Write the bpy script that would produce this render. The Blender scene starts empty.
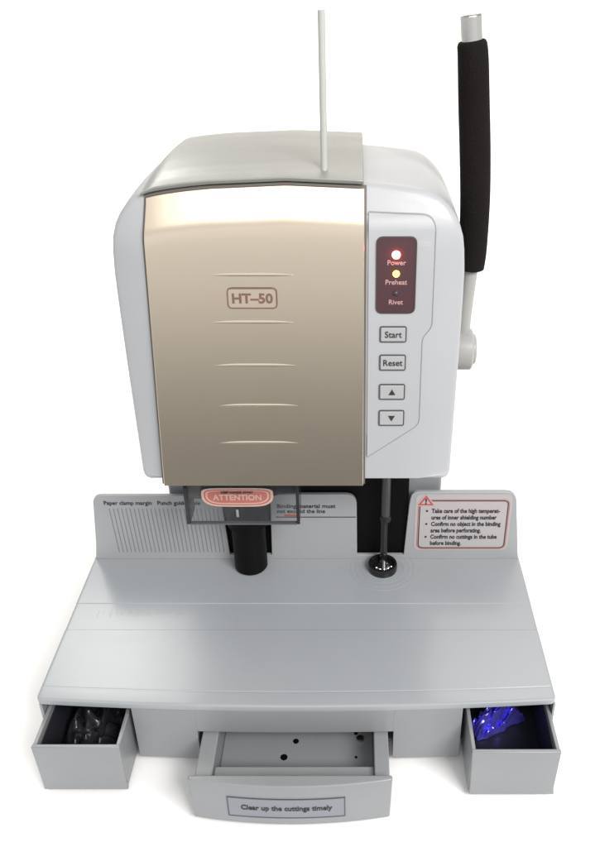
import bpy, bmesh, math, random
from mathutils import Vector, Matrix, noise
random.seed(7)
S = bpy.context.scene
COL = S.collection
R = math.radians

# ------------------------------------------------------------------ materials
def mat(name, col, rough=.5, metal=0, spec=.5, var=.06, bump=.0, bscale=400, rvar=.06,
        emit=None, estr=0, trans=0, alpha=1, coat=0, aniso=0, vscale=14, streak=None):
    m = bpy.data.materials.new(name); m.use_nodes = True
    nt = m.node_tree; b = nt.nodes['Principled BSDF']
    b.inputs['Metallic'].default_value = metal
    b.inputs['Specular IOR Level'].default_value = spec
    b.inputs['Transmission Weight'].default_value = trans
    b.inputs['Alpha'].default_value = alpha
    b.inputs['Coat Weight'].default_value = coat
    b.inputs['Coat Roughness'].default_value = .12
    b.inputs['Anisotropic'].default_value = aniso
    tc = nt.nodes.new('ShaderNodeTexCoord')
    n = nt.nodes.new('ShaderNodeTexNoise'); n.inputs['Scale'].default_value = vscale
    n.inputs['Detail'].default_value = 6; n.inputs['Roughness'].default_value = .62
    nt.links.new(tc.outputs['Object'], n.inputs['Vector'])
    mr = nt.nodes.new('ShaderNodeMapRange')
    mr.inputs['From Min'].default_value = .25; mr.inputs['From Max'].default_value = .75
    mr.inputs['To Min'].default_value = 1-var; mr.inputs['To Max'].default_value = 1+var
    nt.links.new(n.outputs['Fac'], mr.inputs['Value'])
    mx = nt.nodes.new('ShaderNodeVectorMath'); mx.operation = 'SCALE'
    mx.inputs[0].default_value = col
    nt.links.new(mr.outputs['Result'], mx.inputs['Scale'])
    nt.links.new(mx.outputs['Vector'], b.inputs['Base Color'])
    n2 = nt.nodes.new('ShaderNodeTexNoise'); n2.inputs['Scale'].default_value = vscale*3.1
    n2.inputs['Detail'].default_value = 5
    if streak:                                                 # rubbed along one direction by use
        mp = nt.nodes.new('ShaderNodeMapping'); mp.inputs['Scale'].default_value = streak
        nt.links.new(tc.outputs['Object'], mp.inputs['Vector']); nt.links.new(mp.outputs['Vector'], n2.inputs['Vector'])
    else: nt.links.new(tc.outputs['Object'], n2.inputs['Vector'])
    m2 = nt.nodes.new('ShaderNodeMapRange')
    m2.inputs['From Min'].default_value = .25; m2.inputs['From Max'].default_value = .75
    m2.inputs['To Min'].default_value = max(.02, rough-rvar); m2.inputs['To Max'].default_value = rough+rvar
    nt.links.new(n2.outputs['Fac'], m2.inputs['Value'])
    nt.links.new(m2.outputs['Result'], b.inputs['Roughness'])
    if bump:
        n3 = nt.nodes.new('ShaderNodeTexNoise'); n3.inputs['Scale'].default_value = bscale
        n3.inputs['Detail'].default_value = 3
        nt.links.new(tc.outputs['Object'], n3.inputs['Vector'])
        bp = nt.nodes.new('ShaderNodeBump'); bp.inputs['Strength'].default_value = bump
        bp.inputs['Distance'].default_value = .001
        nt.links.new(n3.outputs['Fac'], bp.inputs['Height'])
        nt.links.new(bp.outputs['Normal'], b.inputs['Normal'])
    if emit:
        b.inputs['Emission Color'].default_value = (*emit, 1)
        b.inputs['Emission Strength'].default_value = estr
    return m

M = dict(
    casing=mat('casing_plastic', (.360, .368, .385), .36, var=.02, bump=.06, bscale=900, vscale=9),
    grey=mat('grey_plastic', (.224, .232, .243), .33, var=.05, bump=.10, bscale=700, vscale=11),
    deck=mat('deck_plastic', (.305, .322, .342), .23, spec=.33, var=.035, rvar=.014, vscale=5, streak=(1, 14, 1)),
    fence=mat('fence_plastic', (.285, .295, .305), .4, var=.04, bump=.08, bscale=700),
    champagne=mat('champagne_metal', (.66, .575, .460), .29, metal=.95, var=.006, rvar=.004, bump=.02, bscale=5000),
    lid=mat('lid_metal', (.250, .252, .238), .38, metal=.25, var=.03, bump=.05, bscale=1200, rvar=.04),
    seam=mat('dark_seam', (.10, .09, .085), .6),
    black=mat('black_metal', (.0025, .0025, .003), .5, spec=.12, var=.3),
    blackgloss=mat('black_gloss', (.01, .01, .011), .14, var=.2),
    foam=mat('foam_rubber', (.0075, .0055, .005), .9, spec=.15, bump=1.0, bscale=650, var=.25),
    steel=mat('brushed_steel', (.46, .455, .44), .26, metal=1, bump=.04, bscale=800),
    chrome=mat('chrome', (.72, .72, .72), .10, metal=1),
    arm=mat('arm_paint', (.31, .308, .295), .36, var=.03),
    tube=mat('nylon', (.40, .41, .385), .4, var=.02),
    ink=mat('black_ink', (.018, .018, .022), .6),
    rule=mat('grey_ink', (.17, .17, .175), .6),
    redink=mat('red_ink', (.42, .06, .05), .55),
    bronze=mat('bronze_ink', (.15, .085, .055), .5),
    paper=mat('sticker_paper', (.36, .34, .345), .5, var=.04),
    cream=mat('sticker_cream', (.46, .33, .285), .45, var=.08),
    greysticker=mat('sticker_grey', (.20, .205, .235), .42, var=.04),
    glass=mat('display_window', (.058, .023, .028), .25, var=.02, rvar=.0),
    ledred=mat('led_red', (.8, .1, .08), .3, emit=(1, .14, .11), estr=32),
    ledyellow=mat('led_yellow', (.8, .6, .1), .3, emit=(1, .60, .07), estr=6.5),
    pinktext=mat('pink_text', (.45, .26, .26), .5),
    button=mat('button_plastic', (.34, .34, .35), .4, var=.03),
    acrylic=mat('clear_acrylic', (.10, .105, .11), .12, alpha=.17),
    acrylicedge=mat('acrylic_edge', (.02, .02, .024), .2),
    shade_liner=mat('dark_shade_liner', (.018, .019, .026), .45, var=.3, bump=.2, bscale=200),
    bag=mat('black_polythene', (.022, .022, .027), .25, var=.3),
    blue=mat('blue_film', (.17, .15, .95), .17, metal=.75, var=.5, vscale=90),
    white=mat('white_backdrop', (.90, .90, .90), .8, spec=.1, var=.004),
)

# ------------------------------------------------------------------ helpers
def link(name, me, m, parent=None, bevel=0, seg=2, smooth=True, ang=35):
    o = bpy.data.objects.new(name, me); COL.objects.link(o)
    if m is not None and not me.materials: me.materials.append(m)
    if parent: o.parent = parent
    if smooth:
        for p in me.polygons: p.use_smooth = True
        try: me.set_sharp_from_angle(angle=R(ang))
        except Exception: pass
    if bevel:
        b = o.modifiers.new('bevel', 'BEVEL'); b.width = bevel; b.segments = seg
        b.limit_method = 'ANGLE'; b.angle_limit = R(38); b.harden_normals = False
    return o

def done(bm, name, m, parent=None, **k):
    bmesh.ops.recalc_face_normals(bm, faces=bm.faces[:])
    me = bpy.data.meshes.new(name); bm.to_mesh(me); bm.free()
    return link(name, me, m, parent, **k)

def box(bm, x0, x1, y0, y1, z0, z1):
    v = [bm.verts.new(p) for p in ((x0,y0,z0),(x1,y0,z0),(x1,y1,z0),(x0,y1,z0),(x0,y0,z1),(x1,y0,z1),(x1,y1,z1),(x0,y1,z1))]
    for f in ((0,3,2,1),(4,5,6,7),(0,1,5,4),(1,2,6,5),(2,3,7,6),(3,0,4,7)): bm.faces.new([v[i] for i in f])

def prism(bm, pts, f0, f1):
    """closed outline pts; f0/f1 map an outline point to its place on the two faces"""
    a = [bm.verts.new(f0(*p)) for p in pts]; b = [bm.verts.new(f1(*p)) for p in pts]
    bm.faces.new(a); bm.faces.new(list(reversed(b)))
    n = len(pts)
    for i in range(n): bm.faces.new((a[i], a[(i+1) % n], b[(i+1) % n], b[i]))

def round_poly(pts, n=5):
    """pts: (x, y, radius) -> rounded outline"""
    out = []; N = len(pts)
    for i, (x, y, r) in enumerate(pts):
        p = Vector((x, y)); a = Vector(pts[i-1][:2]) - p; b = Vector(pts[(i+1) % N][:2]) - p
        if r <= 0: out.append((x, y)); continue
        r = min(r, a.length*.49, b.length*.49)
        p0 = p + a.normalized()*r; p1 = p + b.normalized()*r
        for k in range(n+1):
            t = k/n; q = p0*(1-t)**2 + p*2*t*(1-t) + p1*t*t
            out.append((q.x, q.y))
    return out
def rrect(x0, x1, y0, y1, r, n=5): return round_poly([(x0,y0,r),(x1,y0,r),(x1,y1,r),(x0,y1,r)], n)

def ringband(bm, outer, inner, f0, f1):
    n = len(outer)
    A = [bm.verts.new(f1(*p)) for p in outer]; B = [bm.verts.new(f1(*p)) for p in inner]
    C = [bm.verts.new(f0(*p)) for p in outer]; D = [bm.verts.new(f0(*p)) for p in inner]
    for i in range(n):
        j = (i+1) % n
        for q in ((A[i],A[j],B[j],B[i]),(C[i],D[i],D[j],C[j]),(A[i],C[i],C[j],A[j]),(B[i],B[j],D[j],D[i])): bm.faces.new(q)

def offset(pts, d):
    out = []; N = len(pts)
    area = sum(pts[i][0]*pts[(i+1)%N][1]-pts[(i+1)%N][0]*pts[i][1] for i in range(N))
    s = 1 if area > 0 else -1
    for i in range(N):
        a, p, b = Vector(pts[i-1]), Vector(pts[i]), Vector(pts[(i+1)%N])
        e1 = (p-a).normalized(); e2 = (b-p).normalized()
        n1 = Vector((-e1.y, e1.x))*s; n2 = Vector((-e2.y, e2.x))*s
        k = n1+n2; k = k.normalized() if k.length > 1e-6 else n1
        c = max(.5, k.dot(n1)); q = p + k*(d/c); out.append((q.x, q.y))
    return out

def lathe(bm, prof, centre, axis='Z', n=40):
    cx, cy, cz = centre; rows = []
    for r, h in prof:
        row = []
        for i in range(n):
            a = 2*math.pi*i/n; c, s = r*math.cos(a), r*math.sin(a)
            p = (cx+c, cy+s, cz+h) if axis == 'Z' else (cx+h, cy+c, cz+s)
            row.append(bm.verts.new(p))
        rows.append(row)
    for a, b in zip(rows, rows[1:]):
        for i in range(n): bm.faces.new((a[i], a[(i+1)%n], b[(i+1)%n], b[i]))
    bm.faces.new(rows[0]); bm.faces.new(rows[-1])

def catmull(P, n=10):
    out = []; P = [Vector(p) for p in P]
    Q = [P[0]*2-P[1]] + P + [P[-1]*2-P[-2]]
    for i in range(1, len(Q)-2):
        for k in range(n):
            t = k/n; a,b,c,d = Q[i-1:i+3]
            out.append(.5*((2*b)+(c-a)*t+(2*a-5*b+4*c-d)*t*t+(3*b-a-3*c+d)*t**3))
    return out + [P[-1]]

def sweep(bm, path, rad, n=28, sx=1.0):
    rows = []
    for i, p in enumerate(path):
        t = (path[min(i+1, len(path)-1)] - path[max(i-1, 0)]).normalized()
        u = t.cross(Vector((0,1,0))).normalized(); v = u.cross(t).normalized()
        r = rad(i/(len(path)-1)) if callable(rad) else rad
        rows.append([bm.verts.new(p + u*r*sx*math.cos(2*math.pi*k/n) + v*r*math.sin(2*math.pi*k/n)) for k in range(n)])
    for a, b in zip(rows, rows[1:]):
        for k in range(n): bm.faces.new((a[k], a[(k+1)%n], b[(k+1)%n], b[k]))
    bm.faces.new(rows[0]); bm.faces.new(rows[-1])

def text_mesh(name, body, size, mapper, m, parent, align='LEFT', bold=0.0, sx=1.0, thick=.0003):
    """letters as a thin solid; mapper(u, v, d) carries the flat text onto its surface"""
    c = bpy.data.curves.new(name, 'FONT'); c.body = body; c.size = size; c.align_x = align
    c.offset = bold*size; c.extrude = thick/2; c.resolution_u = 3
    t = bpy.data.objects.new(name, c); COL.objects.link(t)
    dg = bpy.context.evaluated_depsgraph_get()
    me = bpy.data.meshes.new_from_object(t.evaluated_get(dg))
    bpy.data.objects.remove(t); bpy.data.curves.remove(c)
    for v in me.vertices: v.co = mapper(v.co.x*sx, v.co.y, v.co.z+thick/2)
    me.materials.clear(); me.name = name
    return link(name, me, m, parent, smooth=False)

def tag(o, label, cat=None, group=None):
    o['label'] = label
    if cat: o['category'] = cat
    if group: o['group'] = group
    return o

# ------------------------------------------------------------------ the machine
machine = bpy.data.objects.new('binding_machine', None); COL.objects.link(machine)
machine.location = (0, .08, 0)
tag(machine, 'grey and white desktop binding machine with champagne front panel and three open drawers', 'binding machine')
bpy.context.view_layer.update()
class Kid: pass
def K(o):     # keep world coordinates while parenting to the machine's Empty
    o.matrix_parent_inverse = Matrix.Translation((0, -.08, 0)); return o

def sgn(x): return -1 if x < 0 else 1
# ---- base housing
def front_y(x): return -.006 + .0075*(x/.21)**2
bm = bmesh.new()
def seg(x0, x1, z0, z1, yb=.018, n=10):
    pts = [(x0+(x1-x0)*i/n, front_y(x0+(x1-x0)*i/n)+.0008) for i in range(n+1)] + [(x1, yb), (x0, yb)]
    prism(bm, pts, lambda x, y: (x, y, z0), lambda x, y: (x, y, z1))
seg(-.2085, -.2062, .008, .0665); seg(.2082, .2099, .008, .0665)
seg(-.1330, -.0815, .008, .0665); seg(.0790, .1345, .008, .0665)
seg(-.0815, .0790, .0415, .0665)
box(bm, -.2085, -.2062, .018, .266, .008, .0665); box(bm, .2082, .2099, .018, .266, .008, .0665)
box(bm, -.2062, .2082, .262, .266, .008, .0665)
box(bm, -.2062, .2082, .018, .262, .002, .0048)
for x in (-.1330, -.0845, .0790, .1315): box(bm, x, x+.003, .018, .262, .0048, .0665)
base = K(done(bm, 'base_housing', M['grey'], machine, bevel=.0009))
# ---- deck
bm = bmesh.new()
prof = [(-.004,.0672),(-.0044,.0712),(-.0041,.0723),(-.0034,.07285),(-.0026,.07305),(-.0020,.0731),(.0086,.0731),(.0091,.0731),(.0095,.0728),(.0106,.0728),(.0110,.0731),(.0115,.0731),
        (.0781,.0731),(.0786,.0731),(.0795,.0725),(.0800,.0725),(.1118,.0725),(.1123,.0725),(.1132,.0730),(.1138,.0730),(.150,.0730),(.180,.0730),(.268,.0730),(.270,.0720),(.270,.0672)]
HW = .2100; xs = []
for i in range(61): xs.append(-HW + 2*HW*i/60)
for d in (.0003,.0008,.0015,.0025,.004,.006,.009): xs += [-HW+d, HW-d]
xs = sorted(set(round(x, 5) for x in xs))
rows = []
for x in xs:
    d = HW-abs(x); r = .0045; co = 0
    if d < r: co = r - math.sqrt(max(0, r*r-(r-d)**2))
    e = 0
    if d < .0018: e = .0018 - math.sqrt(max(0, .0018**2-(.0018-d)**2))
    row = []
    for (y, z) in prof:
        w = max(0, 1-max(0, y)/.075)**1.4
        # the shallow front groove bends forward at its ends, as moulded
        yy = y + (front_y(x)+.0045)*w + co*max(0, 1-max(0,y+.004)/.03)
        row.append(bm.verts.new((x, yy, z - (e if z > .069 else 0))))
    rows.append(row)
for a, b in zip(rows, rows[1:]):
    for i in range(len(prof)): 
        j = (i+1) % len(prof); bm.faces.new((a[i], a[j], b[j], b[i]))
bm.faces.new(rows[0]); bm.faces.new(rows[-1])
deck = K(done(bm, 'deck', M['deck'], machine, ang=28))
# worn paper scale rubbed into the left of the channel
bm = bmesh.new()
for i in range(34):
    x = -.186 + i*.00235; h = .0085 if i % 5 == 0 else .005
    if random.random() < .2: continue
    box(bm, x, x+.0005, .1035-h, .1035, .07251, .07258)
scale = done(bm, 'paper_scale', mat('worn_scale_ink', (.30,.31,.31), .45), deck, smooth=False); K(scale); scale.matrix_parent_inverse = Matrix()
# moulded rings around the riveting seat
DX, DY = .0742, .1612
bm = bmesh.new()
for r in (.0205, .0262, .0310):
    prof2 = [(r-.0007,-.0004),(r-.0004,.00016),(r+.0004,.00016),(r+.0007,-.0004)]
    rr = []
    for q, h in prof2: rr.append([bm.verts.new((DX+q*math.cos(2*math.pi*k/64), DY+q*math.sin(2*math.pi*k/64), .0730+h)) for k in range(64)])
    for a, b in zip(rr, rr[1:]+rr[:1]):
        for k in range(64): bm.faces.new((a[k], a[(k+1)%64], b[(k+1)%64], b[k]))
ringo = done(bm, 'moulded_ring', M['deck'], deck)

# ---- fence (upright back plate)
FY = .176
out = round_poly([(-.2085,.0728,0),(-.2055,.0900,.01),(-.1995,.1490,.0085),(-.0790,.1490,.006),(-.0757,.0777,0),(-.0343,.0777,0),
                  (-.0325,.1505,.010),(.0490,.1505,.012),(.0495,.0777,0),(.0955,.0777,0),(.0990,.1400,.004),(.1010,.1535,.009),(.1990,.1535,.011),(.2085,.0728,0)], 7)
bm = bmesh.new(); prism(bm, out, lambda x, z: (x, FY, z), lambda x, z: (x, FY+.0042, z))
fence = K(done(bm, 'back_plate', M['fence'], machine, bevel=.0006))
bm = bmesh.new()
for i in range(27):
    x0 = -.1865 + i*.00395
    if x0 > -.083: break
    x1 = x0 + .0022                                         # the ruled lines lean slightly
    v = [bm.verts.new(p) for p in ((x0,FY-.00015,.1345),(x0+.0009,FY-.00015,.1345),(x1+.0009,FY-.00015,.0815),(x1,FY-.00015,.0815))]
    bm.faces.new(v)
done(bm, 'ruled_line', M['rule'], fence, smooth=False)
fy = lambda u, v, x0=0, z0=0: None
def on_fence(x0, z0): return lambda u, v, d: Vector((x0+u, FY-.0001-d, z0+v))
text_mesh('plate_heading', 'Paper clamp margin   Punch guide scale', .0062, on_fence(-.1905, .1388), M['ink'], fence, bold=.012, sx=.93)
text_mesh('notice_text', 'Binding material must', .0062, on_fence(-.0270, .1352), M['ink'], fence, bold=.014, sx=1.03)
text_mesh('notice_text', 'not exceed the line', .0062, on_fence(-.0270, .1292), M['ink'], fence, bold=.012, sx=.95)
bm = bmesh.new()
box(bm, -.028, .0485, FY-.0002, FY, .1238, .1247)
done(bm, 'notice_line', M['ink'], fence, smooth=False)
bm = bmesh.new(); box(bm, -.0200, -.0075, FY-.0003, FY, .1252, .1272)
done(bm, 'notice_mark', M['redink'], fence, smooth=False)
# safety sticker on the right of the fence
bm = bmesh.new(); prism(bm, rrect(.1048, .1962, .0845, .1510, .006), lambda x, z: (x, FY-.0003, z), lambda x, z: (x, FY, z))
st = done(bm, 'safety_sticker', M['paper'], fence, smooth=False)
bm = bmesh.new(); o_ = rrect(.1085, .1932, .0868, .1440, .0055, 6)
ringband(bm, o_, offset(o_, .0010), lambda x, z: (x, FY-.0003, z), lambda x, z: (x, FY-.0005, z))
done(bm, 'sticker_border', M['ink'], fence, smooth=False)
bm = bmesh.new(); o_ = offset(rrect(.1085, .1932, .0868, .1440, .0055, 6), -.0011)
ringband(bm, o_, offset(o_, .0006), lambda x, z: (x, FY-.0003, z), lambda x, z: (x, FY-.00045, z))
done(bm, 'sticker_border', M['redink'], fence, smooth=False)
tri = [(.1070,.1385),(.1222,.1385),(.1146,.1500)]
bm = bmesh.new(); prism(bm, offset(tri, -.0012), lambda x, z: (x, FY-.00052, z), lambda x, z: (x, FY-.0003, z))
done(bm, 'warning_triangle', M['paper'], fence, smooth=False)
bm = bmesh.new(); ringband(bm, tri, offset(tri, .0017), lambda x, z: (x, FY-.0003, z), lambda x, z: (x, FY-.0007, z))
done(bm, 'warning_triangle', M['redink'], fence, smooth=False)
text_mesh('warning_mark', '!', .0082, lambda u, v, d: Vector((.1146+u, FY-.0006-d, .1402+v)), M['ink'], fence, 'CENTER', .03)
for i, (l, b) in enumerate((('Take care of the high temperat-', 1), ('ures of inner shielding number', 0), ('Confirm no object in the binding', 1),
                            ('area before perforating.', 0), ('Confirm no cuttings in the tube', 1), ('before binding.', 0))):
    z = .1296 - i*.00775
    text_mesh('sticker_text', l, .0068, lambda u, v, d, z=z: Vector((.1205+u, FY-.0004-d, z+v)), M['ink'], fence, bold=.024, sx=.74)
    if b:
        bm = bmesh.new(); prism(bm, [(.1160+.0011*math.cos(k*.7854), z+.0022+.0011*math.sin(k*.7854)) for k in range(8)],
                                lambda x, q: (x, FY-.0007, q), lambda x, q: (x, FY-.0003, q))
        done(bm, 'sticker_bullet', M['ink'], fence, smooth=False)

# ---- column behind the fence, and the black throat in front of it
bm = bmesh.new(); box(bm, -.1315, .1300, .190, .262, .0735, .226)
K(done(bm, 'column', M['grey'], machine, bevel=.003))
bm = bmesh.new(); box(bm, -.1005, .0985, .1815, .1895, .0735, .226)
K(done(bm, 'throat_panel', M['black'], machine, bevel=.0008))

# ---- head casing
ZB = .224
OUTL = [(.053,-.0023),(.068,-.0037),(.080,-.0052),(.090,-.0068),(.0985,-.0088),(.1055,-.0125),(.1115,-.0178),(.1163,-.0240),(.1200,-.0310),(.1228,-.0400),(.1243,-.0500),
        (.1254,-.0660),(.1254,-.085),(.1250,-.130),(.1240,-.180),(.1233,-.215),(.1231,-.2285),(.1223,-.2322),(.1205,-.2342),(.1180,-.2350)]
TOP = .459
def drop(x):
    x = abs(x); P = [(0, 0)] + OUTL
    for (a, za), (b, zb) in zip(P, P[1:]):
        if a <= x <= b and b > a: return za + (zb-za)*(x-a)/(b-a)
    return -.05
def face(x, z):
    t = z - (.4325 + drop(min(abs(x), .1)) )
    e = .0028
    bend = (math.sqrt(t*t+e*e)+t)/2
    e = max(0, abs(x)-.1035)/.0225
    return .0895 + .0686*(z-.224) + .42*bend + .0090*e*e
def g(x): return 1-.62*min(1, abs(x)/.125)**3
RINGS = [(0,.0040,0),(.0006,.0019,0),(.0020,.0006,0),(.0045,0,0),(.015,0,.0015),(.035,0,.0030),(.06,0,.0036),(.090,0,.0030),(.12,0,.0005),(.15,0,-.005),(.172,0,-.012),(.186,.003,-.020),(.192,.010,-.030)]
def rise(d):
    for (a,_,ra),(b,_,rb) in zip(RINGS, RINGS[1:]):
        if a <= d <= b: return ra + (rb-ra)*(d-a)/(b-a)
    return 0
def ring_pts(d, inset, rs):
    half = []
    P = [(0.0, 0.0)] + OUTL
    for i, (x, dz) in enumerate(P):
        a = Vector(P[max(0, i-1)]) if i else Vector((-.053, -.0023)); b = Vector(P[min(len(P)-1, i+1)])
        t = (b-a).normalized(); nrm = Vector((-t.y, t.x))     # inward: outline runs clockwise
        nrm = -nrm if nrm.dot(Vector((0,-.1))-Vector((x,dz))) < 0 else nrm
        q = Vector((x*1.012, dz)) + nrm*inset
        if i == len(P)-1: q = Vector((x-inset*.4, dz+inset))
        z = TOP + q.y
        w = max(0, min(1, (z-.40)/.04))
        zz = z + rs*g(x)*w
        y0 = face(x, z)
        if d > .005:                                          # lean of the front fades into an upright back
            k = min(1, (d-.005)/.18); y0 = y0*(1-k) + .106*k
        half.append((max(0, q.x) if i else 0, y0+d, zz))
    return [(-x, y, z) for x, y, z in reversed(half[1:])] + half
bm = bmesh.new(); rv = []
for d, ins, rs in RINGS: rv.append([bm.verts.new(p) for p in ring_pts(d, ins, rs)])
N = len(rv[0])
for a, b in zip(rv, rv[1:]):
    for i in range(N): bm.faces.new((a[i], a[(i+1)%N], b[(i+1)%N], b[i]))
def cap(row):
    m = N//2
    prevL, prevR = None, None
    bm.faces.new((row[m-1], row[m], row[m+1]))
    for k in range(1, m):
        bm.faces.new((row[m-k-1], row[m-k], row[m+k], row[m+k+1]))
# front cap needs the bend across its width, so it is a strip grid
def grid_cap(row):
    m = N//2; lines = []
    for k in range(1, m+1):
        L, Rr = row[m-k], row[m+k]; line = [L]
        for j in range(1, 12):
            x = L.co.x + (Rr.co.x-L.co.x)*j/12
            zt = L.co.z
            if k <= 9:                                       # upper rows follow the dome
                zt = L.co.z + (drop(x)-drop(Rr.co.x))*max(0, (1-(k-1)/12))
                zt = min(zt, TOP+drop(x)-.004)
            line.append(bm.verts.new((x, face(x, zt), zt)))
        line.append(Rr); lines.append(line)
    top = lines[0]
    fan = top; c = row[m]
    for a, b in zip(fan, fan[1:]): 
        try: bm.faces.new((a, b, c))
        except ValueError: pass
    for a, b in zip(lines, lines[1:]):
        for j in range(len(a)-1): bm.faces.new((a[j], a[j+1], b[j+1], b[j]))
grid_cap(rv[0]); cap(rv[-1])
head = K(done(bm, 'head_casing', M['casing'], machine, ang=40))

# ---- champagne front panel
def on_face(x0, z0, d0=0): return lambda u, v, d: Vector((x0+u, face(x0+u, z0+v)-d0-d, z0+v))
def fm(d): return lambda x, z: (x, face(x, z)-d, z)
def left_x(z): return -.1058 + .0088*min(1, (z-.219)/.232)
def panel(name, m, ex, dout, din, zlo, tz, parent, bev):
    bm = bmesh.new(); nx, nz = 30, 44; A = []
    for j in range(nz+1):
        f = j/nz
        row = []
        for i in range(nx+1):
            u = i/nx
            zt = None
            x_r = .0540+ex
            z1 = TOP
            # column end heights follow the dome
            xl = left_x(zlo + (tz+TOP-zlo)*f)-ex
            x = xl + (x_r-xl)*u
            ztop = TOP + drop(x) - .0035 + ex
            zc = .4325 + drop(x)
            z = zlo + (zc-.004-zlo)*(f/.72) if f < .72 else zc-.004 + (ztop-zc+.004)*((f-.72)/.28)
            row.append((x, z))
        A.append(row)
    F = [[bm.verts.new((x, face(x, z)-dout, z)) for x, z in r] for r in A]
    B = [[bm.verts.new((x, face(x, z)-din, z)) for x, z in r] for r in A]
    for j in range(nz):
        for i in range(nx):
            bm.faces.new((F[j][i],F[j][i+1],F[j+1][i+1],F[j+1][i])); bm.faces.new((B[j][i],B[j+1][i],B[j+1][i+1],B[j][i+1]))
    for j in range(nz):
        bm.faces.new((F[j][0],F[j+1][0],B[j+1][0],B[j][0])); bm.faces.new((F[j][nx],B[j][nx],B[j+1][nx],F[j+1][nx]))
    for i in range(nx):
        bm.faces.new((F[0][i],B[0][i],B[0][i+1],F[0][i+1])); bm.faces.new((F[nz][i],F[nz][i+1],B[nz][i+1],B[nz][i]))
    return K(done(bm, name, m, parent, bevel=bev, ang=50))
PD = .0030
fp = panel('front_panel', M['champagne'], 0, PD, -.001, .2228, 0, machine, .0005)
panel('panel_seam', M['seam'], .0015, .0009, -.0015, .2234, 0, machine, 0)
for zc, x0, x1 in ((.3958,-.0560,.0050),(.3605,-.0568,.0035),(.3268,-.0575,.0040),(.2938,-.0562,.0045),(.2617,-.0582,.0035)):
    bm = bmesh.new(); rows = []
    for i in range(41):
        t = i/40; x = x0+(x1-x0)*t; w = max(.02, 1-(2*t-1)**4)*1.0
        h = .0013*w; dd = .00034*w
        pr = [(zc+h*1.8, -.00015), (zc+h*.75, dd*.5), (zc-h*.10, dd), (zc-h*.55, dd*.5), (zc-h*.9, -.0002)]
        rows.append([bm.verts.new((x, face(x, z)-PD-q, z)) for z, q in pr])
    for a, b in zip(rows, rows[1:]):
        for k in range(4): bm.faces.new((a[k], a[k+1], b[k+1], b[k]))
    bm.faces.new(rows[0]); bm.faces.new(rows[-1])
    done(bm, 'ridge', M['champagne'], fp, ang=30)
o_ = rrect(-.0442, -.0082, .3712, .3868, .0036, 6)
bm = bmesh.new(); prism(bm, o_, fm(PD), fm(PD+.0005))
done(bm, 'model_plate', mat('plate_metal', (.60,.51,.43), .4, metal=.8), fp, smooth=False)
bm = bmesh.new(); ringband(bm, o_, offset(o_, .0009), fm(PD), fm(PD+.0009))
done(bm, 'plate_border', M['bronze'], fp, smooth=False)
text_mesh('plate_lettering', 'HT\u201350', .0100, on_face(-.0262, .3755, PD+.0005), M['bronze'], fp, 'CENTER', .032, 1.05)

# ---- top lid
def top_z(x, y):
    z0 = TOP + drop(x); d = max(0, y - face(x, z0)); return z0 + rise(min(d, .19))*g(x)
bm = bmesh.new(); nx, ny = 30, 40; Tp, Bt = [], []
for j in range(ny+1):
    r1, r2 = [], []
    for i in range(nx+1):
        x = -.1005 + (.0535+.1005)*i/nx
        yf = face(x, TOP+drop(x)) - .0052
        f = j/ny; f = f*f*.5+f*.5
        y = yf + (.275-yf)*f
        lift = .0042 + .0042*min(1, j/18) - .0022*max(0, 1-j/4.0)
        lift *= min(1, .25+ (x+.1005)/.012)
        r1.append(bm.verts.new((x, y, top_z(x, max(y, yf+.0052))+lift)))
        r2.append(bm.verts.new((x, y+(.0008 if j == 0 else 0), top_z(x, max(y, yf+.0052))-.0010)))
    Tp.append(r1); Bt.append(r2)
for j in range(ny):
    for i in range(nx):
        bm.faces.new((Tp[j][i],Tp[j][i+1],Tp[j+1][i+1],Tp[j+1][i])); bm.faces.new((Bt[j][i],Bt[j+1][i],Bt[j+1][i+1],Bt[j][i+1]))
    bm.faces.new((Tp[j][0],Tp[j+1][0],Bt[j+1][0],Bt[j][0])); bm.faces.new((Tp[j][nx],Bt[j][nx],Bt[j+1][nx],Tp[j+1][nx]))
for i in range(nx):
    bm.faces.new((Tp[0][i],Bt[0][i],Bt[0][i+1],Tp[0][i+1])); bm.faces.new((Tp[ny][i],Tp[ny][i+1],Bt[ny][i+1],Bt[ny][i]))
lid = K(done(bm, 'top_lid', M['lid'], machine, bevel=.0007, ang=45))
# socket of the nylon tube
TX, TY = .0262, .1235
tz = top_z(TX, TY)
bm = bmesh.new(); lathe(bm, [(.0036,-.004),(.0036,.0044),(.0032,.0050),(.0027,.0050),(.0027,.003)], (TX, TY, tz), n=28)
done(bm, 'tube_socket', M['lid'], lid)

# ---- control panel
o_ = round_poly([(.0570,.2480,.001),(.0965,.2765,.005),(.0965,.3475,.004),(.1032,.3560,.004),(.1032,.4355,.010),(.0570,.4378,.001)], 6)
bm = bmesh.new(); prism(bm, o_, lambda x, z: (x, -.001, z), lambda x, z: (x, .0010, z))
def cut(co, no): bmesh.ops.bisect_plane(bm, geom=bm.verts[:]+bm.edges[:]+bm.faces[:], plane_co=co, plane_no=no)
for k in range(12): cut((0, 0, .4265+.001*k), (0, 0, 1))
for k in range(4): cut((0, 0, .26+.045*k), (0, 0, 1))
for v in bm.verts: v.co = Vector((v.co.x, face(v.co.x, v.co.z)-v.co.y, v.co.z))
cp = K(done(bm, 'control_panel', M['casing'], machine, bevel=.0006))
bm = bmesh.new(); ringband(bm, offset(o_, -.0009), offset(o_, .0003), fm(-.0005), fm(.0003))
K(done(bm, 'panel_groove', mat('groove_grey', (.20,.20,.215), .6), machine, smooth=False))
CD = .0010
o_ = rrect(.0628, .0905, .3672, .4222, .0045, 6)
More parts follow.
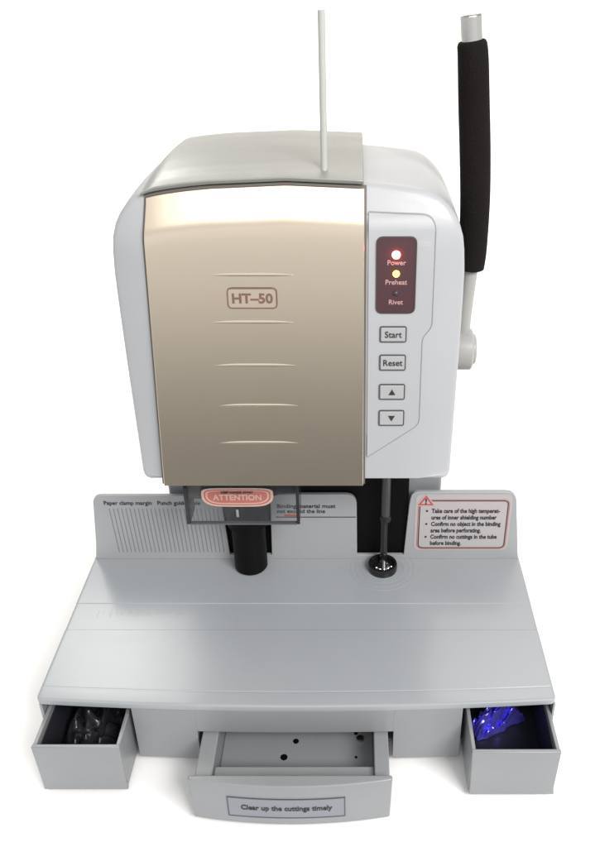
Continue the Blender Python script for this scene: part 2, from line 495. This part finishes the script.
bm = bmesh.new(); prism(bm, o_, fm(CD-.0003), fm(CD+.0006))
disp = K(done(bm, 'indicator_display', M['glass'], machine, bevel=.0003))
bm = bmesh.new(); ringband(bm, offset(o_, -.0004), offset(o_, .0008), fm(CD-.0003), fm(CD+.0009))
done(bm, 'display_rim', mat('rim_plastic', (.05,.03,.032), .3), disp, smooth=False)
def led(x, z, r, m, name):
    bm = bmesh.new(); c = Vector((x, face(x, z)-CD-.0005, z)); rows = []
    for a in range(6):
        th = a/5*math.pi/2*.97
        rows.append([bm.verts.new(c+Vector((r*math.cos(th)*math.cos(2*math.pi*k/20), -r*1.05*math.sin(th), r*math.cos(th)*math.sin(2*math.pi*k/20)))) for k in range(20)])
    for a, b in zip(rows, rows[1:]):
        for k in range(20): bm.faces.new((a[k], a[(k+1)%20], b[(k+1)%20], b[k]))
    bm.faces.new(rows[-1]); bm.faces.new(rows[0])
    return done(bm, name, m, disp)
led(.0764, .4098, .0030, M['ledred'], 'red_led'); led(.0767, .3962, .0025, M['ledyellow'], 'yellow_led')
led(.0767, .3822, .0021, mat('led_off', (.055,.035,.042), .25), 'unlit_led')
for t, z in (('Power', .4026), ('Preheat', .3885), ('Rivet', .3738)):
    text_mesh('display_text', t, .0050, on_face(.0767, z, CD+.0006), M['pinktext'], disp, 'CENTER', .012, 1.0)
for (z0, z1, t) in ((.3446,.3568,'Start'),(.3222,.3346,'Reset'),(.2982,.3108,'up'),(.2760,.2890,'down')):
    o_ = rrect(.0657, .0852, z0, z1, .0016, 4)
    bm = bmesh.new(); prism(bm, offset(o_, .0008), fm(CD-.0005), fm(CD+.0011))
    bt = K(done(bm, 'button', M['button'], machine, bevel=.0004))
    bm = bmesh.new(); ringband(bm, offset(o_, -.0002), offset(o_, .0009), fm(CD-.0005), fm(CD+.0007))
    done(bm, 'button_rim', mat('button_rim', (.06,.06,.07), .5), bt, smooth=False)
    zc = (z0+z1)/2
    if t in ('Start', 'Reset'):
        text_mesh('button_text', t, .0068, on_face(.0755, zc-.0022, CD+.0011), M['ink'], bt, 'CENTER', .012, .95)
    else:
        s = 1 if t == 'up' else -1
        bm = bmesh.new(); prism(bm, [(.0755-.0026, zc-.0022*s), (.0755+.0026, zc-.0022*s), (.0755, zc+.0024*s)], fm(CD+.0010), fm(CD+.0014))
        done(bm, 'arrow_symbol', M['ink'], bt, smooth=False)

# ---- lever on the right
LY = .160
arm_path = catmull([(.1352,LY,.308),(.1360,LY,.340),(.1378,LY,.372),(.1385,LY,.395),(.1375,LY,.432),(.1348,LY,.468),(.1317,LY,.500),(.1290,LY,.529),(.1268,LY,.545),(.1252,LY,.5605)], 10)
bm = bmesh.new(); sweep(bm, arm_path[:44], .0056, 24); lever = K(done(bm, 'lever', M['arm'], machine))
gp = catmull([(.1381,LY,.3785),(.1385,LY,.395),(.1375,LY,.432),(.1348,LY,.468),(.1317,LY,.500),(.1290,LY,.529),(.1272,LY,.5412)], 12)
bm = bmesh.new(); sweep(bm, gp, lambda t: .0103*(1+.10*math.sin(math.pi*min(1, t*1.02))) - .0012*max(0, (t-.965)/.035), 32)
done(bm, 'grip', M['foam'], lever, bevel=.0009)
cpth = catmull([(.1290,LY,.529),(.1268,LY,.545),(.1254,LY,.5575)], 6)
bm = bmesh.new(); sweep(bm, cpth, .0073, 32); done(bm, 'lever_tip', M['steel'], lever, bevel=.0014, seg=3)
bm = bmesh.new(); lathe(bm, [(.0150,-.0060),(.0172,-.002),(.0172,.0130),(.0160,.0147),(.0120,.0151)], (.1290, LY, .309), 'X', 44)
done(bm, 'hub', M['arm'], lever, bevel=.0006)
bm = bmesh.new(); lathe(bm, [(.0125,-.002),(.0125,.0168),(.0110,.0180)], (.1288, LY, .309), 'X', 40); done(bm, 'hub_cap', M['arm'], lever, bevel=.0004)

# ---- left punch
PX, PY = -.0535, .1650
bm = bmesh.new()
lathe(bm, [(.0148,.0738),(.0158,.0752),(.0158,.092),(.0158,.125),(.0190,.127),(.0190,.225)], (PX, PY, 0), n=44)
punch = K(done(bm, 'hollow_punch', M['black'], machine))
bm = bmesh.new(); box(bm, -.0790, -.0045, .128, .1640, .1850, .226)
K(done(bm, 'punch_carrier', M['black'], machine, bevel=.002))
bm = bmesh.new(); box(bm, -.0552, -.0530, .1162, .1178, .1690, .1765); 
tab = K(done(bm, 'guard_catch', M['grey'], machine, bevel=.0004))
# clear guard
bm = bmesh.new(); box(bm, -.0985, -.0012, .1190, .1215, .1600, .224)
guard = K(done(bm, 'clear_guard', M['acrylic'], machine, smooth=False))
bm = bmesh.new(); box(bm, -.0992, -.0962, .1180, .1420, .1600, .1990)
done(bm, 'guard_edge', M['acrylicedge'], guard, bevel=.0003)
bm = bmesh.new(); box(bm, -.0032, -.0005, .1180, .1420, .1600, .224)
done(bm, 'guard_edge', M['acrylicedge'], guard, bevel=.0003)
bm = bmesh.new(); box(bm, -.0962, -.0032, .1184, .1222, .1592, .1606)
done(bm, 'guard_edge', mat('acrylic_lip', (.09,.09,.10), .2), guard, smooth=False)
bm = bmesh.new(); box(bm, -.1000, -.0845, .1225, .1400, .1840, .224)
done(bm, 'guard_bracket', M['seam'], guard, bevel=.0008)
# oval warning sticker on the guard
WX, WZ = -.0532, .1895
def oval(w, h):
    pts = []
    for k in range(40):
        a = 2*math.pi*k/40; c, s = math.cos(a), math.sin(a)
        x = w*sgn(c)*abs(c)**.42; z = h*(s if s < 0 else s**.35*.80)
        pts.append((WX+x, WZ+z))
    return pts
gy = lambda d: (lambda x, z: (x, .1190-d, z))
bm = bmesh.new(); prism(bm, oval(.0308, .0108), gy(0), gy(.0006)); ws = done(bm, 'warning_sticker', M['cream'], guard, smooth=False)
bm = bmesh.new(); ringband(bm, oval(.0284, .0090), oval(.0274, .0082), gy(.0006), gy(.0008)); done(bm, 'sticker_border', M['redink'], guard, smooth=False)
bm = bmesh.new(); prism(bm, oval(.0255, .0068), gy(.0006), gy(.00075)); done(bm, 'sticker_band', mat('red_band', (.38,.115,.095), .5, var=.2), guard, smooth=False)
text_mesh('warning_text', 'ATTENTION', .0080, lambda u, v, d: Vector((WX+u, .1190-.0008-d, WZ-.0034+v)), M['cream'], guard, 'CENTER', .028, .93)
text_mesh('warning_text', 'KEEP HANDS AWAY', .0032, lambda u, v, d: Vector((WX+u, .1190-.0009-d, WZ+.0034+v)), M['ink'], guard, 'CENTER', .02, .95)

# ---- right riveting rod and seat
bm = bmesh.new(); lathe(bm, [(.0043,.132),(.0043,.226)], (.0762, .166, 0), n=28)
rod = K(done(bm, 'rivet_rod', mat('dull_steel', (.11,.11,.11), .4, metal=.9), machine))
bm = bmesh.new(); lathe(bm, [(.0034,.0765),(.0034,.1318)], (.0752, .166, 0), n=24); done(bm, 'rod_pin', M['blackgloss'], rod)
bm = bmesh.new(); lathe(bm, [(.0050,.128),(.0056,.131),(.0050,.134)], (.0762, .166, 0), n=24); done(bm, 'rod_collar', M['blackgloss'], rod)
bm = bmesh.new(); prof3 = [(.0140,.0731),(.0143,.0780),(.0136,.0802),(.0118,.0806),(.0108,.0796),(.0104,.0768),(.0060,.0764)]
lathe(bm, prof3, (DX, DY, 0), n=48); seat = K(done(bm, 'rivet_seat', M['blackgloss'], machine))
bm = bmesh.new(); lathe(bm, [(.0078,.0762),(.0080,.0776),(.0064,.0782),(.0050,.0772),(.0040,.0772)], (DX, DY, 0), n=40); done(bm, 'seat_insert', M['chrome'], seat)
bm = bmesh.new()
for k in range(5):
    a = 4.0+k*.42; c, s = math.cos(a), math.sin(a)
    lathe(bm, [(.0010,.0762),(.0012,.0808),(.0007,.0813)], (DX+.0096*c, DY+.0096*s, 0), n=12)
done(bm, 'seat_pin', M['chrome'], seat)

# ---- drawers
def side_drawer(x0, x1, yf, label):
    bm = bmesh.new(); w = .0030; z0, z1 = .0055, .0558; yb = yf+.135
    box(bm, x0+w, x1-w, yf+.0034, yb-w, z0+.001, z0+.003)
    box(bm, x0, x0+w, yf+.0034, yb, z0, z1); box(bm, x1-w, x1, yf+.0034, yb, z0, z1); box(bm, x0+w, x1-w, yb-w, yb, z0, z1)
    d = K(done(bm, 'drawer', M['grey'], machine, bevel=.0006)); d['label'] = label
    bm = bmesh.new()                                           # front board: a slight taper and a flared foot
    P = [(x0-.0004, z1+.0008), (x1+.0004, z1+.0008), (x1-.0004, .012), (x1+.0006, .0048), (x0-.0002+.0008, .0048), (x0+.0008, .012)]
    prism(bm, P, lambda x, z: (x, yf, z), lambda x, z: (x, yf+.0034, z))
    done(bm, 'front_board', M['grey'], d, bevel=.0008)
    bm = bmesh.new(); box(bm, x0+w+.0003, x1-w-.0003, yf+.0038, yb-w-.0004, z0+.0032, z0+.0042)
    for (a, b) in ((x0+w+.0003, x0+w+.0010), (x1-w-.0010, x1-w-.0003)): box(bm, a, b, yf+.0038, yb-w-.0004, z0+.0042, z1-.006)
    done(bm, 'shade_liner', M['shade_liner'], d, smooth=False)  # added dark lining: shade inside the drawer put into its colour
    return d
dl = side_drawer(-.2055, -.1372, -.0315, 'small grey drawer at the left, pulled out, holding a black plastic bag')
dr = side_drawer(.1388, .2076, -.0360, 'small grey drawer at the right, pulled out, holding a blue film packet')
# centre drawer with bowed front
def bow(x): return -.0628 + .0065*((x+.002)/.0765)**2
bm = bmesh.new()
box(bm, -.0775, -.0642, -.0515, .085, .0075, .0395); box(bm, .0628, .0745, -.0515, .085, .0075, .0395)
box(bm, -.0642, .0628, -.0515, .085, .0075, .0115); box(bm, -.0642, .0628, .080, .085, .0115, .0395)
box(bm, -.0642, .0628, -.0515, -.0310, .0115, .0335)
dc = K(done(bm, 'drawer', M['grey'], machine, bevel=.0010)); dc['label'] = 'wide shallow cuttings drawer in the middle, pulled out and empty'
bm = bmesh.new(); X0, X1 = -.0800, .0760
pts = [(X0+(X1-X0)*i/24, bow(X0+(X1-X0)*i/24)) for i in range(25)] + [(X1, -.0518), (X0, -.0518)]
prism(bm, pts, lambda x, y: (x*(.985), y, .0052), lambda x, y: (x, y, .0512))
done(bm, 'front_board', M['grey'], dc, bevel=.0014, seg=3)
for x, y, r in ((-.0028,.0099,.0030),(-.0118,-.0060,.0036),(.0484,.0181,.0020),(.0484,-.0060,.0014)):
    bm = bmesh.new(); lathe(bm, [(r*.82,.0113),(r*.82,.0119)], (x, y, 0), n=24); done(bm, 'screw_hole', M['black'], dc, smooth=False)
bm = bmesh.new(); lathe(bm, [(.0034,.0113),(.0030,.0135),(.0012,.0139)], (.0520, .012, 0), n=20); done(bm, 'screw', M['steel'], dc)
bw = lambda d: (lambda x, z: (x, bow(x)-d, z))
def strip(bm, x0, x1, z0, z1, d0, d1, n=16):
    pts = [(x0+(x1-x0)*i/n, z0) for i in range(n+1)] + [(x1-(x1-x0)*i/n, z1) for i in range(n+1)]
    A = [bm.verts.new(bw(d1)(*p)) for p in pts]; Bv = [bm.verts.new(bw(d0)(*p)) for p in pts]; L = len(pts)
    for i in range(n): bm.faces.new((A[i], A[i+1], A[L-2-i], A[L-1-i])); bm.faces.new((Bv[i], Bv[L-1-i], Bv[L-2-i], Bv[i+1]))
    for i in range(L): bm.faces.new((A[i], A[(i+1)%L], Bv[(i+1)%L], Bv[i]))
bm = bmesh.new(); strip(bm, -.0505, .0400, .0145, .0375, -.0004, .0004)
done(bm, 'drawer_sticker', M['greysticker'], dc, smooth=False)
bm = bmesh.new()
for (a,b,c,d) in ((-.0505,.0400,.0367,.0375),(-.0505,.0400,.0145,.0153),(-.0505,-.0498,.0153,.0367),(.0393,.0400,.0153,.0367)): strip(bm, a, b, c, d, .0002, .0007)
done(bm, 'sticker_border', mat('border_ink', (.06,.06,.08), .5), dc, smooth=False)
text_mesh('drawer_lettering', 'Clear up the cuttings timely', .0076, lambda u, v, d: Vector((-.0052+u, bow(-.0052+u)-.0005-d, .0238+v)), M['ink'], dc, 'CENTER', .022, .82)

for x in (-.115, .115):
    for y in (.055, .235):
        bm = bmesh.new(); lathe(bm, [(.0085,0),(.0095,.001),(.0100,.0021)], (x, y, 0), n=28)
        K(done(bm, 'rubber_foot', M['foam'], machine))
# ------------------------------------------------------------------ loose things
bm = bmesh.new(); lathe(bm, [(.0024,-.001),(.0024,.1010),(.0013,.1012),(.0013,.097)], (0, 0, 0), n=24)
nt_ = done(bm, 'nylon_tube', M['tube']); nt_.location = (TX, TY, tz+.003)
tag(nt_, 'thin white nylon tube standing upright in the top lid of the machine', 'tube')

def crumple(name, m, sx, sy, h, loc, rz, seed, nx=46, ny=46, amp=1.0, thick=.0005, fold=1.0):
    bm = bmesh.new(); V = []
    for j in range(ny+1):
        row = []
        for i in range(nx+1):
            u, v = i/nx*2-1, j/ny*2-1
            edge = max(0, 1-max(abs(u), abs(v))**3)
            p = Vector((u*2.2+seed, v*2.2, seed))
            q = p + Vector((noise.noise(p*.9), noise.noise(p*.9+Vector((5,5,5))), 0))*1.1
            f = 1-abs(noise.noise(q*fold))*2.2                 # sharp creases, broad facets
            z = h*edge*(.35+.75*max(0, f)*amp) + h*.15*noise.noise(p*fold*2.3)*edge
            x = u*sx/2 + .003*noise.noise(p+Vector((9,0,0))); y = v*sy/2 + .003*noise.noise(p+Vector((0,7,0)))
            row.append(bm.verts.new((x, y, max(.0004, z))))
        V.append(row)
    for j in range(ny):
        for i in range(nx): bm.faces.new((V[j][i],V[j][i+1],V[j+1][i+1],V[j+1][i]))
    o = done(bm, name, m, ang=75)
    s = o.modifiers.new('thickness', 'SOLIDIFY'); s.thickness = thick; s.offset = 1
    o.location = loc; o.rotation_euler = (0, 0, rz)
    return o
b1 = crumple('plastic_bag', M['bag'], .057, .104, .024, (-.1713, .0260, .0100), 0, 3.3, fold=1.15)
tag(b1, 'crumpled glossy black plastic bag filling the small left drawer', 'bag')
b2 = crumple('film_packet', M['blue'], .050, .016, .021, (.1715, .0290, .0099), R(27), 5.4, amp=1.0, fold=.9)
tag(b2, 'shiny crumpled blue film packet lying in the small right drawer', 'packet')

# ------------------------------------------------------------------ surface and backdrop: one white sweep
bm = bmesh.new()
prof = [(-.160, -.75), (-.160, -.02), (-.1575, -.007), (-.150, -.0015), (-.140, 0)] + [(-.06+.1*i, 0) for i in range(0, 21)]
yc, rr = 2.0, 1.2
prof += [(yc+rr*math.sin(a), rr-rr*math.cos(a)) for a in [R(90)*k/16 for k in range(1, 17)]] + [(yc+rr, 3.0)]
L_ = [bm.verts.new((-3.0, y, z)) for y, z in prof]; R_ = [bm.verts.new((3.0, y, z)) for y, z in prof]
for i in range(len(prof)-1): bm.faces.new((L_[i], R_[i], R_[i+1], L_[i+1]))
sw = done(bm, 'floor', M['white']); sw['kind'] = 'structure'; sw['label'] = 'plain white surface curving up into a plain white backdrop'

# ------------------------------------------------------------------ light
W = bpy.data.worlds.new('World'); S.world = W; W.use_nodes = True
nt = W.node_tree; bg = nt.nodes['Background']
tc = nt.nodes.new('ShaderNodeTexCoord'); sp = nt.nodes.new('ShaderNodeSeparateXYZ')
nt.links.new(tc.outputs['Generated'], sp.inputs[0])
cr = nt.nodes.new('ShaderNodeValToRGB')                        # a room: dark floor, pale walls, dimmer ceiling
mr = nt.nodes.new('ShaderNodeMapRange'); mr.inputs['From Min'].default_value = -1; mr.inputs['From Max'].default_value = 1
nt.links.new(sp.outputs['Z'], mr.inputs['Value']); nt.links.new(mr.outputs['Result'], cr.inputs['Fac'])
E_ = cr.color_ramp.elements
E_[0].position = .5*(1-.43); E_[0].color = (.02,)*3+(1,)
E_[1].position = .5*(1-.10); E_[1].color = (1.35,)*3+(1,)
for p_, v_ in ((.5*(1-.35), .11), (.5*(1-.25), .72), (.5*(1-.17), 1.2), (.5*(1+.25), .85), (.5*(1+.6), .55)):
    e_ = E_.new(p_); e_.color = (v_, v_, v_, 1)
nt.links.new(cr.outputs['Color'], bg.inputs['Color'])
bg.inputs['Strength'].default_value = 1.0

def area(name, loc, target, sx, sy, power, col):
    l = bpy.data.lights.new(name, 'AREA'); l.shape = 'RECTANGLE'; l.size = sx; l.size_y = sy; l.energy = power; l.color = col
    o = bpy.data.objects.new(name, l); COL.objects.link(o); o.location = loc
    o.rotation_euler = (Vector(target)-Vector(loc)).to_track_quat('-Z', 'Y').to_euler()
    return o
area('softbox_key', (.95, -1.15, 1.45), (0, .1, .30), .9, .7, 42, (1, .975, .94))
area('softbox_front', (.0, -1.25, 1.50), (0, .1, .40), 1.3, .5, 8, (1, .975, .94))
area('softbox_back', (.1, 1.9, 2.3), (.1, 1.8, 0), 2.6, 1.0, 26, (1, .955, .88)).data.spread = R(110)
area('window_back', (-.60, 1.08, 1.14), (-.12, .06, .08), .30, .34, 3.4, (1, 1, .95))
area('warm_reflection_fill', (.35, 2.1, 2.1), (.35, 3.2, 1.25), .5, .4, 9, (1, .80, .50))  # unseen warm light added to tint the backdrop mirrored in the casing top

# ------------------------------------------------------------------ camera
cam = bpy.data.cameras.new('camera'); co = bpy.data.objects.new('camera', cam); COL.objects.link(co)
co.location = (.0475, -.457, .601); co.rotation_euler = (R(90-30.5), 0, 0)
cam.sensor_fit = 'VERTICAL'; cam.sensor_height = 36; cam.lens = 36*823/847
cam.shift_x = -55/847; cam.clip_start = .01; cam.clip_end = 100
S.camera = co
S.view_settings.view_transform = 'Standard'; S.view_settings.look = 'None'; S.view_settings.exposure = 0; S.view_settings.gamma = 1
